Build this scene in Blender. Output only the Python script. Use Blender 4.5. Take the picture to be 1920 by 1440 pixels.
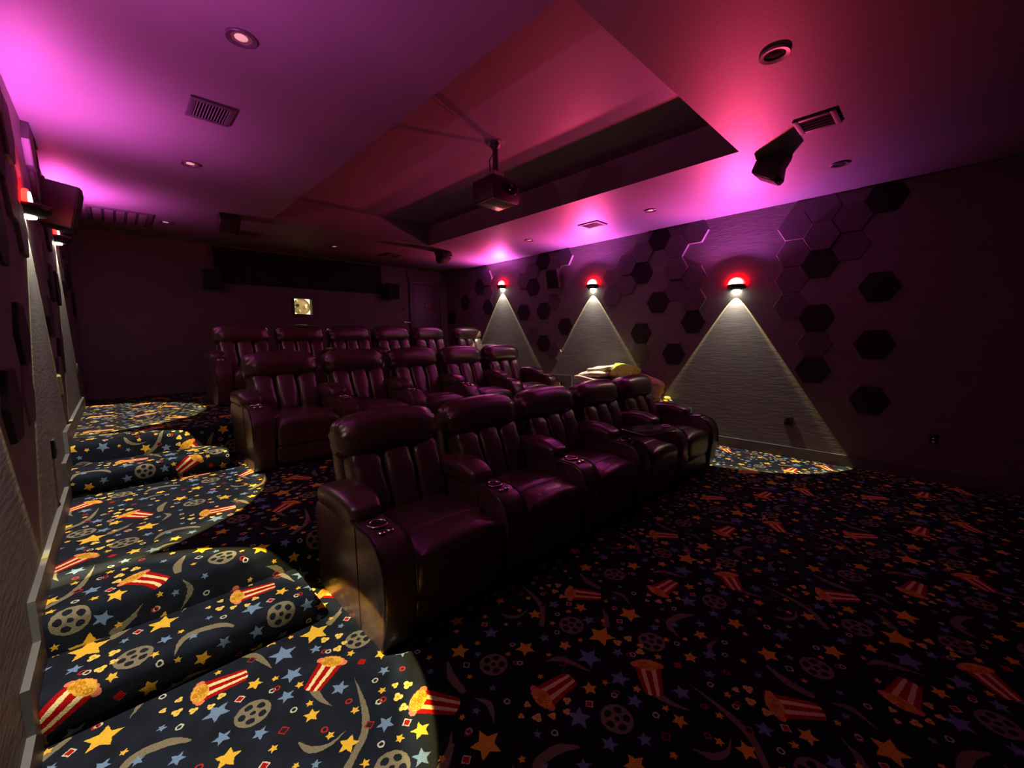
import bpy, bmesh, math, random
import numpy as np
from mathutils import Vector, Matrix, Euler

# ------------------------------------------------------------------ clear
for o in list(bpy.data.objects):
    bpy.data.objects.remove(o, do_unlink=True)
SC = bpy.context.scene
COL = SC.collection
random.seed(7)
RNG = np.random.default_rng(5)

# ------------------------------------------------------------------ camera
CAM_Z = 1.45
YAW, PITCH, ROLL, FPX = 0.76913, -0.112136, -0.0102409, 769.595
fw = Vector((math.sin(YAW)*math.cos(PITCH), math.cos(YAW)*math.cos(PITCH), math.sin(PITCH)))
rt = Vector((math.cos(YAW), -math.sin(YAW), 0.0))
up = rt.cross(fw)
r2 = math.cos(ROLL)*rt + math.sin(ROLL)*up
u2 = -math.sin(ROLL)*rt + math.cos(ROLL)*up
cd = bpy.data.cameras.new('camera')
cd.sensor_fit = 'HORIZONTAL'
cd.sensor_width = 36.0
cd.lens = 36.0*FPX/1920.0
cd.clip_start = 0.02
cd.clip_end = 100
cam = bpy.data.objects.new('camera', cd)
COL.objects.link(cam)
M3 = Matrix((r2, u2, -fw)).transposed()
cam.matrix_world = Matrix.Translation((0, 0, CAM_Z)) @ M3.to_4x4()
SC.camera = cam

# ------------------------------------------------------------------ world, exposure
w = bpy.data.worlds.new('world')
SC.world = w
w.use_nodes = True
w.node_tree.nodes['Background'].inputs[0].default_value = (0, 0, 0, 1)
w.node_tree.nodes['Background'].inputs[1].default_value = 0.0
SC.view_settings.view_transform = 'Standard'
SC.view_settings.look = 'None'
SC.view_settings.gamma = 1.0
SC.view_settings.use_curve_mapping = False
SC.view_settings.exposure = 0.0

# light levels of the six wall sconces (the only lit lamps of the room)
WHITE_W, RED_W, BLUE_W, PINK_W = 142.0, 140.0, 70.0, 98.0
BOOTH_W = 42.0

# ------------------------------------------------------------------ room dimensions (metres)
XL, XR = -0.32, 5.707
YF, YB = -2.8, 8.036
H = 2.953
L1, L2 = 0.33, 0.66            # platform heights
P1, P2 = 2.44, 4.62            # platform fronts
TX0, TX1, TY0, TY1, TD = 1.566, 3.838, 1.25, 5.888, 0.294   # ceiling tray

# ------------------------------------------------------------------ helpers
def link(name, me, mat=None, parent=None, loc=None):
    o = bpy.data.objects.new(name, me)
    COL.objects.link(o)
    if mat is not None and me is not None:
        if isinstance(mat, (list, tuple)):
            for m in mat: me.materials.append(m)
        else:
            me.materials.append(mat)
    if parent is not None: o.parent = parent
    if loc is not None: o.location = loc
    return o

def tag(o, label=None, cat=None, group=None, kind=None):
    if label: o['label'] = label
    if cat: o['category'] = cat
    if group: o['group'] = group
    if kind: o['kind'] = kind
    return o

def empty(name, loc=(0, 0, 0), rz=0.0):
    o = bpy.data.objects.new(name, None)
    COL.objects.link(o)
    o.empty_display_size = 0.1
    o.location = loc
    o.rotation_euler = (0, 0, rz)
    return o

def copy_tree(o, parent=None):
    c = o.copy()
    COL.objects.link(c)
    if parent is not None: c.parent = parent
    for ch in list(o.children):
        copy_tree(ch, c)
    return c

def mesh(name, verts, faces, smooth=False, sharp=None):
    me = bpy.data.meshes.new(name)
    me.from_pydata([tuple(v) for v in verts], [], [tuple(f) for f in faces])
    me.validate()
    bm = bmesh.new(); bm.from_mesh(me)
    bmesh.ops.recalc_face_normals(bm, faces=bm.faces[:])
    bm.to_mesh(me); bm.free()
    if smooth:
        me.polygons.foreach_set('use_smooth', [True]*len(me.polygons))
        if sharp: me.set_sharp_from_angle(angle=math.radians(sharp))
    me.update()
    return me

class MB:
    """collects verts and faces of one mesh"""
    def __init__(s): s.v = []; s.f = []
    def add(s, v, f):
        n = len(s.v); s.v += [tuple(p) for p in v]; s.f += [tuple(i+n for i in q) for q in f]; return s
    def box(s, x0, x1, y0, y1, z0, z1):
        v = [(x, y, z) for x in (x0, x1) for y in (y0, y1) for z in (z0, z1)]
        return s.add(v, [(0, 1, 3, 2), (4, 6, 7, 5), (0, 4, 5, 1), (2, 3, 7, 6), (0, 2, 6, 4), (1, 5, 7, 3)])
    def quad(s, a, b, c, d): return s.add([a, b, c, d], [(0, 1, 2, 3)])
    def tube(s, pts, r, n=8, closed=False, caps=True):
        pts = [Vector(p) for p in pts]; N = len(pts); rings = []
        for i, p in enumerate(pts):
            a = pts[(i-1) % N] if (closed or i > 0) else p
            b = pts[(i+1) % N] if (closed or i < N-1) else p
            t = (b-a).normalized()
            ref = Vector((0, 0, 1)) if abs(t.z) < 0.9 else Vector((1, 0, 0))
            e1 = t.cross(ref).normalized(); e2 = t.cross(e1)
            rr = r[i] if isinstance(r, (list, tuple)) else r
            rings.append([p + rr*(math.cos(2*math.pi*k/n)*e1 + math.sin(2*math.pi*k/n)*e2) for k in range(n)])
        return s.loft(rings, closed, caps)
    def loft(s, rings, closed=False, caps=True):
        n = len(rings[0]); N = len(rings); v = [p for r in rings for p in r]; f = []
        for i in range(N if closed else N-1):
            j = (i+1) % N
            for k in range(n):
                l = (k+1) % n
                f.append((i*n+k, i*n+l, j*n+l, j*n+k))
        if caps and not closed:
            f.append(tuple(range(n))); f.append(tuple((N-1)*n+k for k in range(n)))
        return s.add(v, f)
    def lathe(s, prof, n=24, c=(0, 0, 0)):
        rings = []
        for r, z in prof:
            rings.append([(c[0]+r*math.cos(2*math.pi*k/n), c[1]+r*math.sin(2*math.pi*k/n), c[2]+z) for k in range(n)])
        return s.loft(rings)
    def prism(s, poly, axis, a, b):
        """poly: 2d points; axis 0 -> (y,z), 1 -> (x,z), 2 -> (x,y)"""
        def P(q, t):
            return {0: (t, q[0], q[1]), 1: (q[0], t, q[1]), 2: (q[0], q[1], t)}[axis]
        return s.loft([[P(q, a) for q in poly], [P(q, b) for q in poly]])
    def mesh(s, name, smooth=False, sharp=35, bevel=0.0, seg=2):
        me = bpy.data.meshes.new(name)
        me.from_pydata(s.v, [], s.f); me.validate()
        bm = bmesh.new(); bm.from_mesh(me)
        bmesh.ops.recalc_face_normals(bm, faces=bm.faces[:])
        if bevel > 0:
            es = [e for e in bm.edges if len(e.link_faces) == 2 and e.calc_face_angle(0) > 0.6]
            bmesh.ops.bevel(bm, geom=es, offset=bevel, segments=seg, affect='EDGES', profile=0.5, clamp_overlap=True)
        bm.to_mesh(me); bm.free()
        if smooth or bevel > 0:
            me.polygons.foreach_set('use_smooth', [True]*len(me.polygons))
            me.set_sharp_from_angle(angle=math.radians(sharp))
        return me

def superquad(a, b, c, e1=0.5, e2=0.5, nu=18, nv=28, deform=None, rot=None, loc=(0, 0, 0)):
    """padded cushion: superellipsoid; e1 = profile against z, e2 = outline in xy"""
    def sp(v, e): return math.copysign(abs(v)**e, v)
    V = []; F = []
    for i in range(1, nu):
        ph = -math.pi/2 + math.pi*i/nu
        for j in range(nv):
            th = 2*math.pi*j/nv
            x = a*sp(math.cos(ph), e1)*sp(math.cos(th), e2)
            y = b*sp(math.cos(ph), e1)*sp(math.sin(th), e2)
            z = c*sp(math.sin(ph), e1)
            V.append(Vector((x, y, z)))
    V.append(Vector((0, 0, -c))); V.append(Vector((0, 0, c)))
    for i in range(nu-2):
        for j in range(nv):
            k = (j+1) % nv
            F.append((i*nv+j, i*nv+k, (i+1)*nv+k, (i+1)*nv+j))
    s_, n_ = len(V)-2, len(V)-1
    for j in range(nv):
        k = (j+1) % nv
        F.append((s_, k, j)); F.append((n_, (nu-2)*nv+j, (nu-2)*nv+k))
    if deform: V = [Vector(deform(p.x, p.y, p.z)) for p in V]
    if rot: 
        R = Euler(rot).to_matrix(); V = [R @ p for p in V]
    l = Vector(loc)
    return [p+l for p in V], F

# ------------------------------------------------------------------ materials
def mat(name, col, rough=0.6, metal=0.0, spec=0.5, bump=0.0, bscale=60.0, var=0.0, vscale=8.0, emit=None, estr=0.0, stretch=None):
    m = bpy.data.materials.new(name); m.use_nodes = True
    nt = m.node_tree; b = nt.nodes['Principled BSDF']
    b.inputs['Base Color'].default_value = (*col, 1)
    b.inputs['Roughness'].default_value = rough
    b.inputs['Metallic'].default_value = metal
    b.inputs['Specular IOR Level'].default_value = spec
    tc = nt.nodes.new('ShaderNodeTexCoord')
    src = tc.outputs['Object']
    if stretch:
        mp = nt.nodes.new('ShaderNodeMapping'); mp.inputs['Scale'].default_value = stretch
        nt.links.new(src, mp.inputs['Vector']); src = mp.outputs['Vector']
    if var > 0:
        n = nt.nodes.new('ShaderNodeTexNoise'); n.inputs['Scale'].default_value = vscale; n.inputs['Detail'].default_value = 4
        nt.links.new(src, n.inputs['Vector'])
        cr = nt.nodes.new('ShaderNodeValToRGB')
        cr.color_ramp.elements[0].position = 0.3; cr.color_ramp.elements[1].position = 0.7
        cr.color_ramp.elements[0].color = (*[c*(1-var) for c in col], 1)
        cr.color_ramp.elements[1].color = (*[min(1, c*(1+var)) for c in col], 1)
        nt.links.new(n.outputs['Fac'], cr.inputs['Fac']); nt.links.new(cr.outputs['Color'], b.inputs['Base Color'])
    if bump > 0:
        n2 = nt.nodes.new('ShaderNodeTexNoise'); n2.inputs['Scale'].default_value = bscale; n2.inputs['Detail'].default_value = 3
        nt.links.new(src, n2.inputs['Vector'])
        bp = nt.nodes.new('ShaderNodeBump'); bp.inputs['Strength'].default_value = bump; bp.inputs['Distance'].default_value = 0.01
        nt.links.new(n2.outputs['Fac'], bp.inputs['Height']); nt.links.new(bp.outputs['Normal'], b.inputs['Normal'])
    if emit:
        b.inputs['Emission Color'].default_value = (*emit, 1); b.inputs['Emission Strength'].default_value = estr
    return m

M = {}
M['wall'] = mat('dark_wall_paint', (0.135, 0.124, 0.122), 0.62, bump=0.16, bscale=9.0, var=0.10, vscale=3.0, stretch=(1, 1, 5))
M['wall_back'] = mat('dark_back_wall_paint', (0.085, 0.072, 0.078), 0.65, bump=0.15, bscale=30)
M['wall_front'] = mat('black_screen_wall', (0.012, 0.011, 0.012), 0.8)
M['ceiling'] = mat('ceiling_paint', (0.12, 0.114, 0.12), 0.55, bump=0.08, bscale=40, var=0.05, vscale=2)
M['trim'] = mat('black_satin_trim', (0.045, 0.042, 0.043), 0.38)
M['baseboard'] = mat('charcoal_baseboard_paint', (0.10, 0.095, 0.095), 0.45)
M['hex'] = mat('charcoal_felt_panel', (0.085, 0.075, 0.080), 0.75, bump=0.15, bscale=120)
M['hex_dark'] = mat('black_felt_panel', (0.010, 0.008, 0.009), 0.9, bump=0.15, bscale=120)
M['leather'] = mat('dark_brown_leather', (0.078, 0.043, 0.038), 0.33, spec=0.9, bump=0.42, bscale=20, var=0.25, vscale=12)
M['leather_pad'] = mat('dark_brown_leather_grain', (0.078, 0.043, 0.038), 0.28, spec=0.9, bump=0.16, bscale=55, var=0.2, vscale=14)
for k_ in ('leather', 'leather_pad'):
    p_ = M[k_].node_tree.nodes['Principled BSDF']
    p_.inputs['Coat Weight'].default_value = 0.45; p_.inputs['Coat Roughness'].default_value = 0.30
M['piping'] = mat('dark_leather_piping', (0.03, 0.02, 0.018), 0.35)
M['black'] = mat('black_plastic', (0.010, 0.010, 0.011), 0.45)
M['black_gloss'] = mat('black_gloss_tray', (0.008, 0.008, 0.009), 0.14)
M['matte'] = mat('black_fabric', (0.005, 0.004, 0.004), 0.95, bump=0.1, bscale=200)
M['speaker'] = mat('black_speaker_cabinet', (0.012, 0.010, 0.011), 0.5)
M['grille'] = mat('black_speaker_cloth', (0.004, 0.004, 0.004), 0.9, bump=0.3, bscale=300)
M['chrome'] = mat('chrome', (0.75, 0.72, 0.72), 0.16, metal=1.0)
M['chrome_soft'] = mat('brushed_metal', (0.5, 0.48, 0.48), 0.3, metal=1.0)
M['vent'] = mat('vent_paint', (0.035, 0.03, 0.032), 0.6)
M['vent_slat'] = mat('vent_slat_paint', (0.13, 0.12, 0.125), 0.5)
M['dl_trim'] = mat('downlight_trim_dark', (0.05, 0.045, 0.05), 0.4)
M['dl_trim_light'] = mat('downlight_trim_light', (0.34, 0.30, 0.30), 0.45)
M['dl_cone'] = mat('downlight_reflector', (0.34, 0.29, 0.17), 0.4, metal=0.6)
M['dl_lens'] = mat('downlight_lens_lit', (0.6, 0.55, 0.4), 0.4, emit=(1.0, 0.83, 0.42), estr=0.30)
M['dl_lens_off'] = mat('downlight_lens_dark', (0.006, 0.005, 0.005), 0.85, spec=0.1)
M['red_glow'] = mat('red_lens', (0.5, 0.02, 0.02), 0.4, emit=(1.0, 0.0012, 0.0008), estr=110.0)
M['red_core'] = mat('red_lens_core', (0.9, 0.8, 0.8), 0.4, emit=(1.0, 0.75, 0.68), estr=9.0)
M['white_glow'] = mat('white_lens', (0.9, 0.9, 0.8), 0.4, emit=(1.0, 0.90, 0.70), estr=118.0)
M['sconce'] = mat('black_sconce_metal', (0.02, 0.016, 0.016), 0.35)
M['cream'] = mat('cream_fleece', (0.72, 0.66, 0.50), 0.95, bump=0.5, bscale=90, var=0.12, vscale=20)
M['maroon'] = mat('maroon_throw', (0.22, 0.055, 0.06), 0.9, bump=0.5, bscale=80, var=0.2, vscale=15)
M['pillow'] = mat('mottled_green_cushion', (0.36, 0.56, 0.05), 0.85, bump=0.4, bscale=60, var=0.45, vscale=26)
M['pink'] = mat('dusty_pink_fleece', (0.50, 0.25, 0.19), 0.95, bump=0.5, bscale=90, var=0.12, vscale=18)
M['tan'] = mat('tan_throw', (0.30, 0.17, 0.08), 0.9, bump=0.5, bscale=90, var=0.25, vscale=18)
M['yellow'] = mat('yellow_cloth', (0.62, 0.48, 0.07), 0.8, bump=0.4, bscale=60, var=0.3, vscale=30)
M['orange'] = mat('orange_cloth', (0.65, 0.26, 0.02), 0.8, bump=0.3, bscale=60)
M['white'] = mat('white_cloth', (0.62, 0.62, 0.60), 0.85, bump=0.3, bscale=60)
M['door'] = mat('door_paint', (0.062, 0.050, 0.060), 0.5, bump=0.05, bscale=40)
M['sign_red'] = mat('red_sign_lettering', (0.75, 0.13, 0.05), 0.5)
M['booth'] = mat('cream_booth_paint', (0.80, 0.76, 0.58), 0.7)
M['reel'] = mat('tan_reel_metal', (0.32, 0.25, 0.13), 0.45, bump=0.1, bscale=50)
M['glass'] = None
g = bpy.data.materials.new('window_glass'); g.use_nodes = True
gb = g.node_tree.nodes['Principled BSDF']
gb.inputs['Base Color'].default_value = (0.98, 0.98, 0.95, 1); gb.inputs['Roughness'].default_value = 0.02
gb.inputs['Transmission Weight'].default_value = 1.0; gb.inputs['IOR'].default_value = 1.03
M['glass'] = g

# ------------------------------------------------------------------ patterned carpet: the printed tile is drawn here, motif by motif
PX, PY = 0.99, 1.012                 # repeat of the pattern in metres
MOT = {"S":[["Y",0.603,0.026,0.062,0.21],["Y",0.508,0.08,0.015,0.28],["Y",0.674,0.78,0.019,0.63],["Y",0.383,0.87,0.015,0.2],["Y",0.447,0.761,0.018,0.34],["Y",0.312,0.9,0.03,0.83],["B",0.447,0.998,0.054,0.15],["B",0.442,0.84,0.041,0.4],["B",0.562,0.624,0.035,0.79],["B",0.39,0.738,0.031,0.33],["B",0.567,0.925,0.026,0.0],["B",0.714,0.998,0.018,-0.51],["Y",0.683,0.488,0.017,0.23],["Y",0.564,0.477,0.017,0.3],["Y",0.489,0.36,0.035,0.79],["Y",0.503,0.252,0.017,0.12],["Y",0.632,0.249,0.017,0.54],["Y",0.703,0.223,0.034,0.0],["Y",0.845,0.156,0.014,-2.2],["B",0.737,0.578,0.025,0.32],["B",0.622,0.34,0.032,0.32],["B",0.653,0.134,0.033,1.07],["Y",0.447,0.636,0.015,0.0],["Y",0.434,0.575,0.029,-0.07],["Y",0.454,0.44,0.017,0.17],["Y",0.291,0.533,0.016,0.26],["Y",0.167,0.609,0.039,1.18],["Y",0.329,0.412,0.013,0.39],["B",0.173,0.851,0.045,0.61],["B",0.167,0.712,0.03,0.4],["B",0.272,0.632,0.027,0.73],["B",0.38,0.369,0.017,1.0],["Y",0.052,0.434,0.043,0.74],["Y",0.144,0.414,0.016,0.88],["Y",0.282,0.23,0.043,-2.47],["Y",0.428,0.111,0.03,-2.36],["Y",0.33,0.127,0.014,0.59],["Y",0.985,0.286,0.014,-2.26],["Y",0.212,0.071,0.015,-2.4],["Y",0.2,0.262,0.014,-2.36],["B",0.235,0.421,0.038,0.82],["B",0.395,0.211,0.028,1.04],["B",0.027,0.173,0.016,0.83],["Y",0.842,0.01,0.054,-2.46],["Y",0.774,0.675,0.03,0.45],["Y",0.802,0.803,0.016,-1.95],["Y",0.896,0.895,0.014,-1.57],["B",0.841,0.882,0.026,-1.72],["B",0.901,0.139,0.017,0.54],["B",0.011,0.919,0.016,0.74],["B",0.85,0.62,0.032,0.5],["Y",0.92,0.5,0.016,0.3],["Y",0.95,0.7,0.03,1.0],["Y",0.12,0.55,0.015,0.2],["B",0.04,0.73,0.026,0.8],["B",0.93,0.82,0.02,0.2],["B",0.88,0.43,0.018,0.9],["Y",0.87,0.74,0.014,0.1],["B",0.1,0.36,0.018,0.4],["Y",0.7,0.08,0.015,0.4]],"P":[[0.62,0.957,0.02],[0.68,0.935,0.023],[0.679,0.87,0.013],[0.642,0.853,0.019],[0.734,0.473,0.013],[0.773,0.438,0.018],[0.715,0.413,0.021],[0.707,0.354,0.017],[0.073,0.017,0.013],[0.021,1.011,0.01],[0.06,0.963,0.017],[0.107,0.927,0.014],[0.2,0.93,0.015],[0.16,0.9,0.013]],"R":[["rr",0.591,0.88],["rw",0.604,0.867],["rw",0.356,0.81],["rr",0.373,0.809],["rr",0.563,0.534],["rw",0.685,0.556],["rw",0.648,0.447],["rr",0.665,0.445],["rw",0.573,0.277],["rw",0.392,0.649],["rr",0.448,0.478],["rw",0.256,0.289],["rr",0.189,0.199],["rw",0.201,0.185],["rw",0.468,0.193],["rw",0.026,0.085],["rw",0.829,0.093],["rw",0.06,0.877],["rw",0.813,0.756],["rr",0.822,0.091],["rr",0.09,0.64],["rw",0.98,0.6],["rw",0.9,0.57],["rr",0.8,0.53]],"D":[["dw",0.251,0.858],["dr",0.335,0.05],["df",0.689,0.696],["dr",0.577,0.379],["dw",0.683,0.287],["dw",0.758,0.018],["dr",0.338,0.583],["dw",0.251,0.489],["do",0.025,0.346]],"W":[[[0.291,0.113,0.001],[0.351,0.067,0.016],[0.386,-0.061,0.003]],[[0.482,0.687,0.017],[0.485,0.628,0.011],[0.506,0.561,0.001]],[[0.627,0.631,0.001],[0.611,0.535,0.007],[0.587,0.436,0.013],[0.55,0.362,0.014],[0.492,0.311,0.013],[0.454,0.282,0.014]],[[0.363,0.492,0.003],[0.385,0.434,0.013],[0.438,0.407,0.008],[0.501,0.417,0.001]],[[0.784,0.139,0.001],[0.735,0.086,0.01],[0.683,0.056,0.016]],[[0.079,0.784,0.006],[0.027,0.827,0.017],[-0.052,0.846,0.018],[-0.096,0.822,0.014],[-0.13,0.762,0.001]],[[0.932,0.189,0.001],[0.956,0.127,0.012],[0.915,0.048,0.001]],[[0.963,0.416,0.006],[0.928,0.337,0.018],[0.92,0.251,0.014]],[[0.75,0.095,0.011],[0.715,0.07,0.014],[0.682,0.045,0.014]],[[0.86,0.6,0.002],[0.9,0.64,0.012],[0.97,0.63,0.002]]],"E":[[0.273,0.747],[0.56,0.174],[0.113,0.264],[0.739,0.845]],"K":[]}
def draw_carpet(N=1320):
    NY = int(N*PY/PX)
    def srgb(r, g, b): return np.array([r, g, b], float)/255.0
    img = np.zeros((NY, N, 3)); img[:] = srgb(25, 30, 44)
    # faint blotches of the dyed ground
    yy, xx = np.mgrid[0:NY, 0:N]
    gx, gy = xx/N*2*math.pi, yy/NY*2*math.pi
    blot = np.zeros((NY, N))
    for _ in range(26):
        kx, ky = RNG.integers(-9, 10), RNG.integers(-9, 10)
        blot += np.sin(kx*gx+ky*gy+RNG.uniform(0, 6.28))
    img *= (1+0.10*np.clip(blot/4, -1.5, 1.5))[..., None]
    s = N/PX
    def window(cx, cy, r):
        x0, x1 = int((cx-r)*s)-2, int((cx+r)*s)+3; y0, y1 = int((cy-r)*s)-2, int((cy+r)*s)+3
        ix = np.arange(x0, x1); iy = np.arange(y0, y1)
        X, Y = np.meshgrid((ix+.5)/s-cx, (iy+.5)/s-cy)
        return ix % N, iy % NY, X, Y
    def put(ix, iy, d, col, tex=0.10):
        a = np.clip(0.5-d*s, 0, 1)[..., None]
        n = 1+tex*RNG.normal(size=d.shape)[..., None]
        sub = img[np.ix_(iy, ix)]
        img[np.ix_(iy, ix)] = sub*(1-a)+np.clip(col*n, 0, 1)*a
    def star(X, Y, R, ang, q=0.47):
        r = np.hypot(X, Y); t = (np.arctan2(Y, X)-ang+math.pi/5) % (2*math.pi/5)-math.pi/5
        t = np.abs(t); px, py = r*np.cos(t), r*np.sin(t)
        bx, by = R*q*math.cos(math.pi/5), R*q*math.sin(math.pi/5)
        ex, ey = bx-R, by; L = math.hypot(ex, ey)
        return ((px-R)*ey-(py)*ex)/L*1.0
    def disc(X, Y, cx, cy, r): return np.hypot(X-cx, Y-cy)-r
    YEL, BLU, GRY = srgb(240, 186, 62), srgb(112, 140, 182), srgb(124, 116, 98)
    # swooshes lie lowest
    for pts in MOT['W']:
        P = np.array(pts, float); n = len(P); T = np.linspace(0, n-1, 90); q = []
        for t in T:
            i = min(int(t), n-2); f = t-i
            p0, p1, p2, p3 = P[max(i-1, 0)], P[i], P[i+1], P[min(i+2, n-1)]
            q.append(0.5*((2*p1)+(-p0+p2)*f+(2*p0-5*p1+4*p2-p3)*f*f+(-p0+3*p1-3*p2+p3)*f**3))
        q = np.array(q); c = q[:, :2].mean(0); R = np.abs(q[:, :2]-c).max()+.03
        ix, iy, X, Y = window(c[0], c[1], R); d = np.full(X.shape, 9.0)
        for a in q: d = np.minimum(d, np.hypot(X-(a[0]-c[0]), Y-(a[1]-c[1]))-max(a[2], .0015))
        put(ix, iy, d, GRY, .14)
    for cx, cy in MOT['E']:
        ix, iy, X, Y = window(cx, cy, .075); d = np.hypot(X, Y)-.062
        for k in range(5):
            a = .5+k*2*math.pi/5
            u = X-.037*math.cos(a); v = Y-.037*math.sin(a)
            e = np.hypot((u*math.cos(a)+v*math.sin(a))/.85, (-u*math.sin(a)+v*math.cos(a)))-.0155
            d = np.maximum(d, -e)
        d = np.maximum(d, -(np.hypot(X, Y)-.010))
        put(ix, iy, d, GRY*1.02, .14)
    for t, cx, cy, R, a in MOT['S']:
        ix, iy, X, Y = window(cx, cy, R*1.2)
        put(ix, iy, star(X, Y, R*1.1, a, .5 if t == 'Y' else .46), YEL if t == 'Y' else BLU)
    for cx, cy, r in MOT['P']:
        ix, iy, X, Y = window(cx, cy, r*2); d = np.full(X.shape, 9.0)
        r = min(max(r, .011), .018)
        for k in range(3): 
            a = 2.1*k+cx*40; d = np.minimum(d, disc(X, Y, .55*r*math.cos(a), .55*r*math.sin(a), r*.62))
        put(ix, iy, d, srgb(245, 205, 105))
        put(ix, iy, disc(X, Y, 0, 0, r*.3), srgb(215, 160, 50))
    def ring(cx, cy, col):
        ix, iy, X, Y = window(cx, cy, .02); put(ix, iy, np.abs(np.hypot(X, Y)-.0105)-.003, col)
    for t, cx, cy in MOT['R']:
        ring(cx, cy, srgb(200, 200, 186) if t == 'rw' else srgb(176, 38, 38))
    for t, cx, cy in MOT['D']:
        ix, iy, X, Y = window(cx, cy, .03)
        d = np.maximum(np.abs(X*.8+Y*.6), np.abs(-X*.6+Y*.8))-.0145
        if t == 'do': put(ix, iy, np.maximum(d, -(d+.005)), srgb(190, 190, 178)); continue
        put(ix, iy, d, srgb(215, 205, 190) if t == 'dw' else srgb(176, 30, 30))
        put(ix, iy, d+.0045, srgb(170, 14, 18) if t in ('dw', 'df') else srgb(30, 34, 48))
    # striped tubs of popcorn: centre of the open top, axis to the base
    for cx, cy, ax, ay in ((.597, .795, -.117, -.093), (.135, 1.009, .155, -.022), (.762, .343, .094, -.130)):
        L = math.hypot(ax, ay); ux, uy = ax/L, ay/L
        ix, iy, X, Y = window(cx+ax/2, cy+ay/2, .15)
        X = X+ax/2; Y = Y+ay/2
        p = X*ux+Y*uy; q = -X*uy+Y*ux; L = L*1.03
        hw = .058-.020*np.clip(p/L, 0, 1)
        d = np.maximum(np.maximum(-p+.006-.25*np.abs(q)*0, p-L-.010*(1-(q/.04)**2)), np.abs(q)-hw)
        put(ix, iy, d, srgb(168, 8, 14))
        for c_ in (-.42, .42):
            put(ix, iy, np.maximum(d, np.abs(q-c_*hw)-.185*hw), srgb(250, 224, 164))
        # scalloped rim and kernels
        rim = np.full(X.shape, 9.0)
        for k in range(7):
            t = -1+2*k/6.0
            rim = np.minimum(rim, np.hypot(p+.014-.018*t*t, q-.055*t)-.0155)
        put(ix, iy, rim, srgb(236, 128, 98))
        ker = np.hypot((p-.004)/.030, q/.050)-1
        put(ix, iy, ker*.03, srgb(236, 178, 66))
        for k in range(16):
            a, b = RNG.uniform(-.020, .020), RNG.uniform(-.038, .038)
            put(ix, iy, np.abs(np.hypot(p-.004-a, q-b)-.007)-.0016, srgb(186, 128, 28))
    # pile mottling
    img *= (1+.05*RNG.normal(size=img.shape[:2]))[..., None]
    img = np.clip(img, 0, 1)
    im = bpy.data.images.new('carpet_print', N, NY, alpha=False)
    px = np.ones((NY, N, 4), np.float32); px[..., :3] = img
    im.pixels.foreach_set(px.ravel()); im.update(); im.pack()
    return im
CARPET_IMG = draw_carpet()

def carpet_material():
    m = bpy.data.materials.new('printed_carpet'); m.use_nodes = True
    nt = m.node_tree; b = nt.nodes['Principled BSDF']
    b.inputs['Roughness'].default_value = 0.95; b.inputs['Specular IOR Level'].default_value = 0.12
    uv = nt.nodes.new('ShaderNodeUVMap'); uv.uv_map = 'print'
    n0 = nt.nodes.new('ShaderNodeTexNoise'); n0.inputs['Scale'].default_value = 90; n0.inputs['Detail'].default_value = 2
    tc = nt.nodes.new('ShaderNodeTexCoord'); nt.links.new(tc.outputs['Object'], n0.inputs['Vector'])
    # ragged motif edges of the tufted pile
    sb = nt.nodes.new('ShaderNodeVectorMath'); sb.operation = 'SUBTRACT'; sb.inputs[1].default_value = (.5, .5, .5)
    sc = nt.nodes.new('ShaderNodeVectorMath'); sc.operation = 'SCALE'; sc.inputs['Scale'].default_value = 0.008
    ad = nt.nodes.new('ShaderNodeVectorMath'); ad.operation = 'ADD'
    nt.links.new(n0.outputs['Color'], sb.inputs[0]); nt.links.new(sb.outputs['Vector'], sc.inputs[0])
    nt.links.new(uv.outputs['UV'], ad.inputs[0]); nt.links.new(sc.outputs['Vector'], ad.inputs[1])
    im = nt.nodes.new('ShaderNodeTexImage'); im.image = CARPET_IMG; im.extension = 'REPEAT'
    nt.links.new(ad.outputs['Vector'], im.inputs['Vector'])
    dk = nt.nodes.new('ShaderNodeMix'); dk.data_type = 'RGBA'; dk.blend_type = 'MULTIPLY'; dk.inputs['Factor'].default_value = 1.0
    dk.inputs[7].default_value = (.76, .73, .66, 1)
    nt.links.new(im.outputs['Color'], dk.inputs[6]); nt.links.new(dk.outputs[2], b.inputs['Base Color'])
    n1 = nt.nodes.new('ShaderNodeTexNoise'); n1.inputs['Scale'].default_value = 260; n1.inputs['Detail'].default_value = 2
    n2 = nt.nodes.new('ShaderNodeTexNoise'); n2.inputs['Scale'].default_value = 14; n2.inputs['Detail'].default_value = 3
    mx = nt.nodes.new('ShaderNodeMath'); mx.operation = 'ADD'
    nt.links.new(tc.outputs['Object'], n1.inputs['Vector']); nt.links.new(tc.outputs['Object'], n2.inputs['Vector'])
    nt.links.new(n1.outputs['Fac'], mx.inputs[0]); nt.links.new(n2.outputs['Fac'], mx.inputs[1])
    bp = nt.nodes.new('ShaderNodeBump'); bp.inputs['Strength'].default_value = 0.55; bp.inputs['Distance'].default_value = 0.006
    nt.links.new(mx.outputs['Value'], bp.inputs['Height']); nt.links.new(bp.outputs['Normal'], b.inputs['Normal'])
    return m
M['carpet'] = carpet_material()

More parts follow.
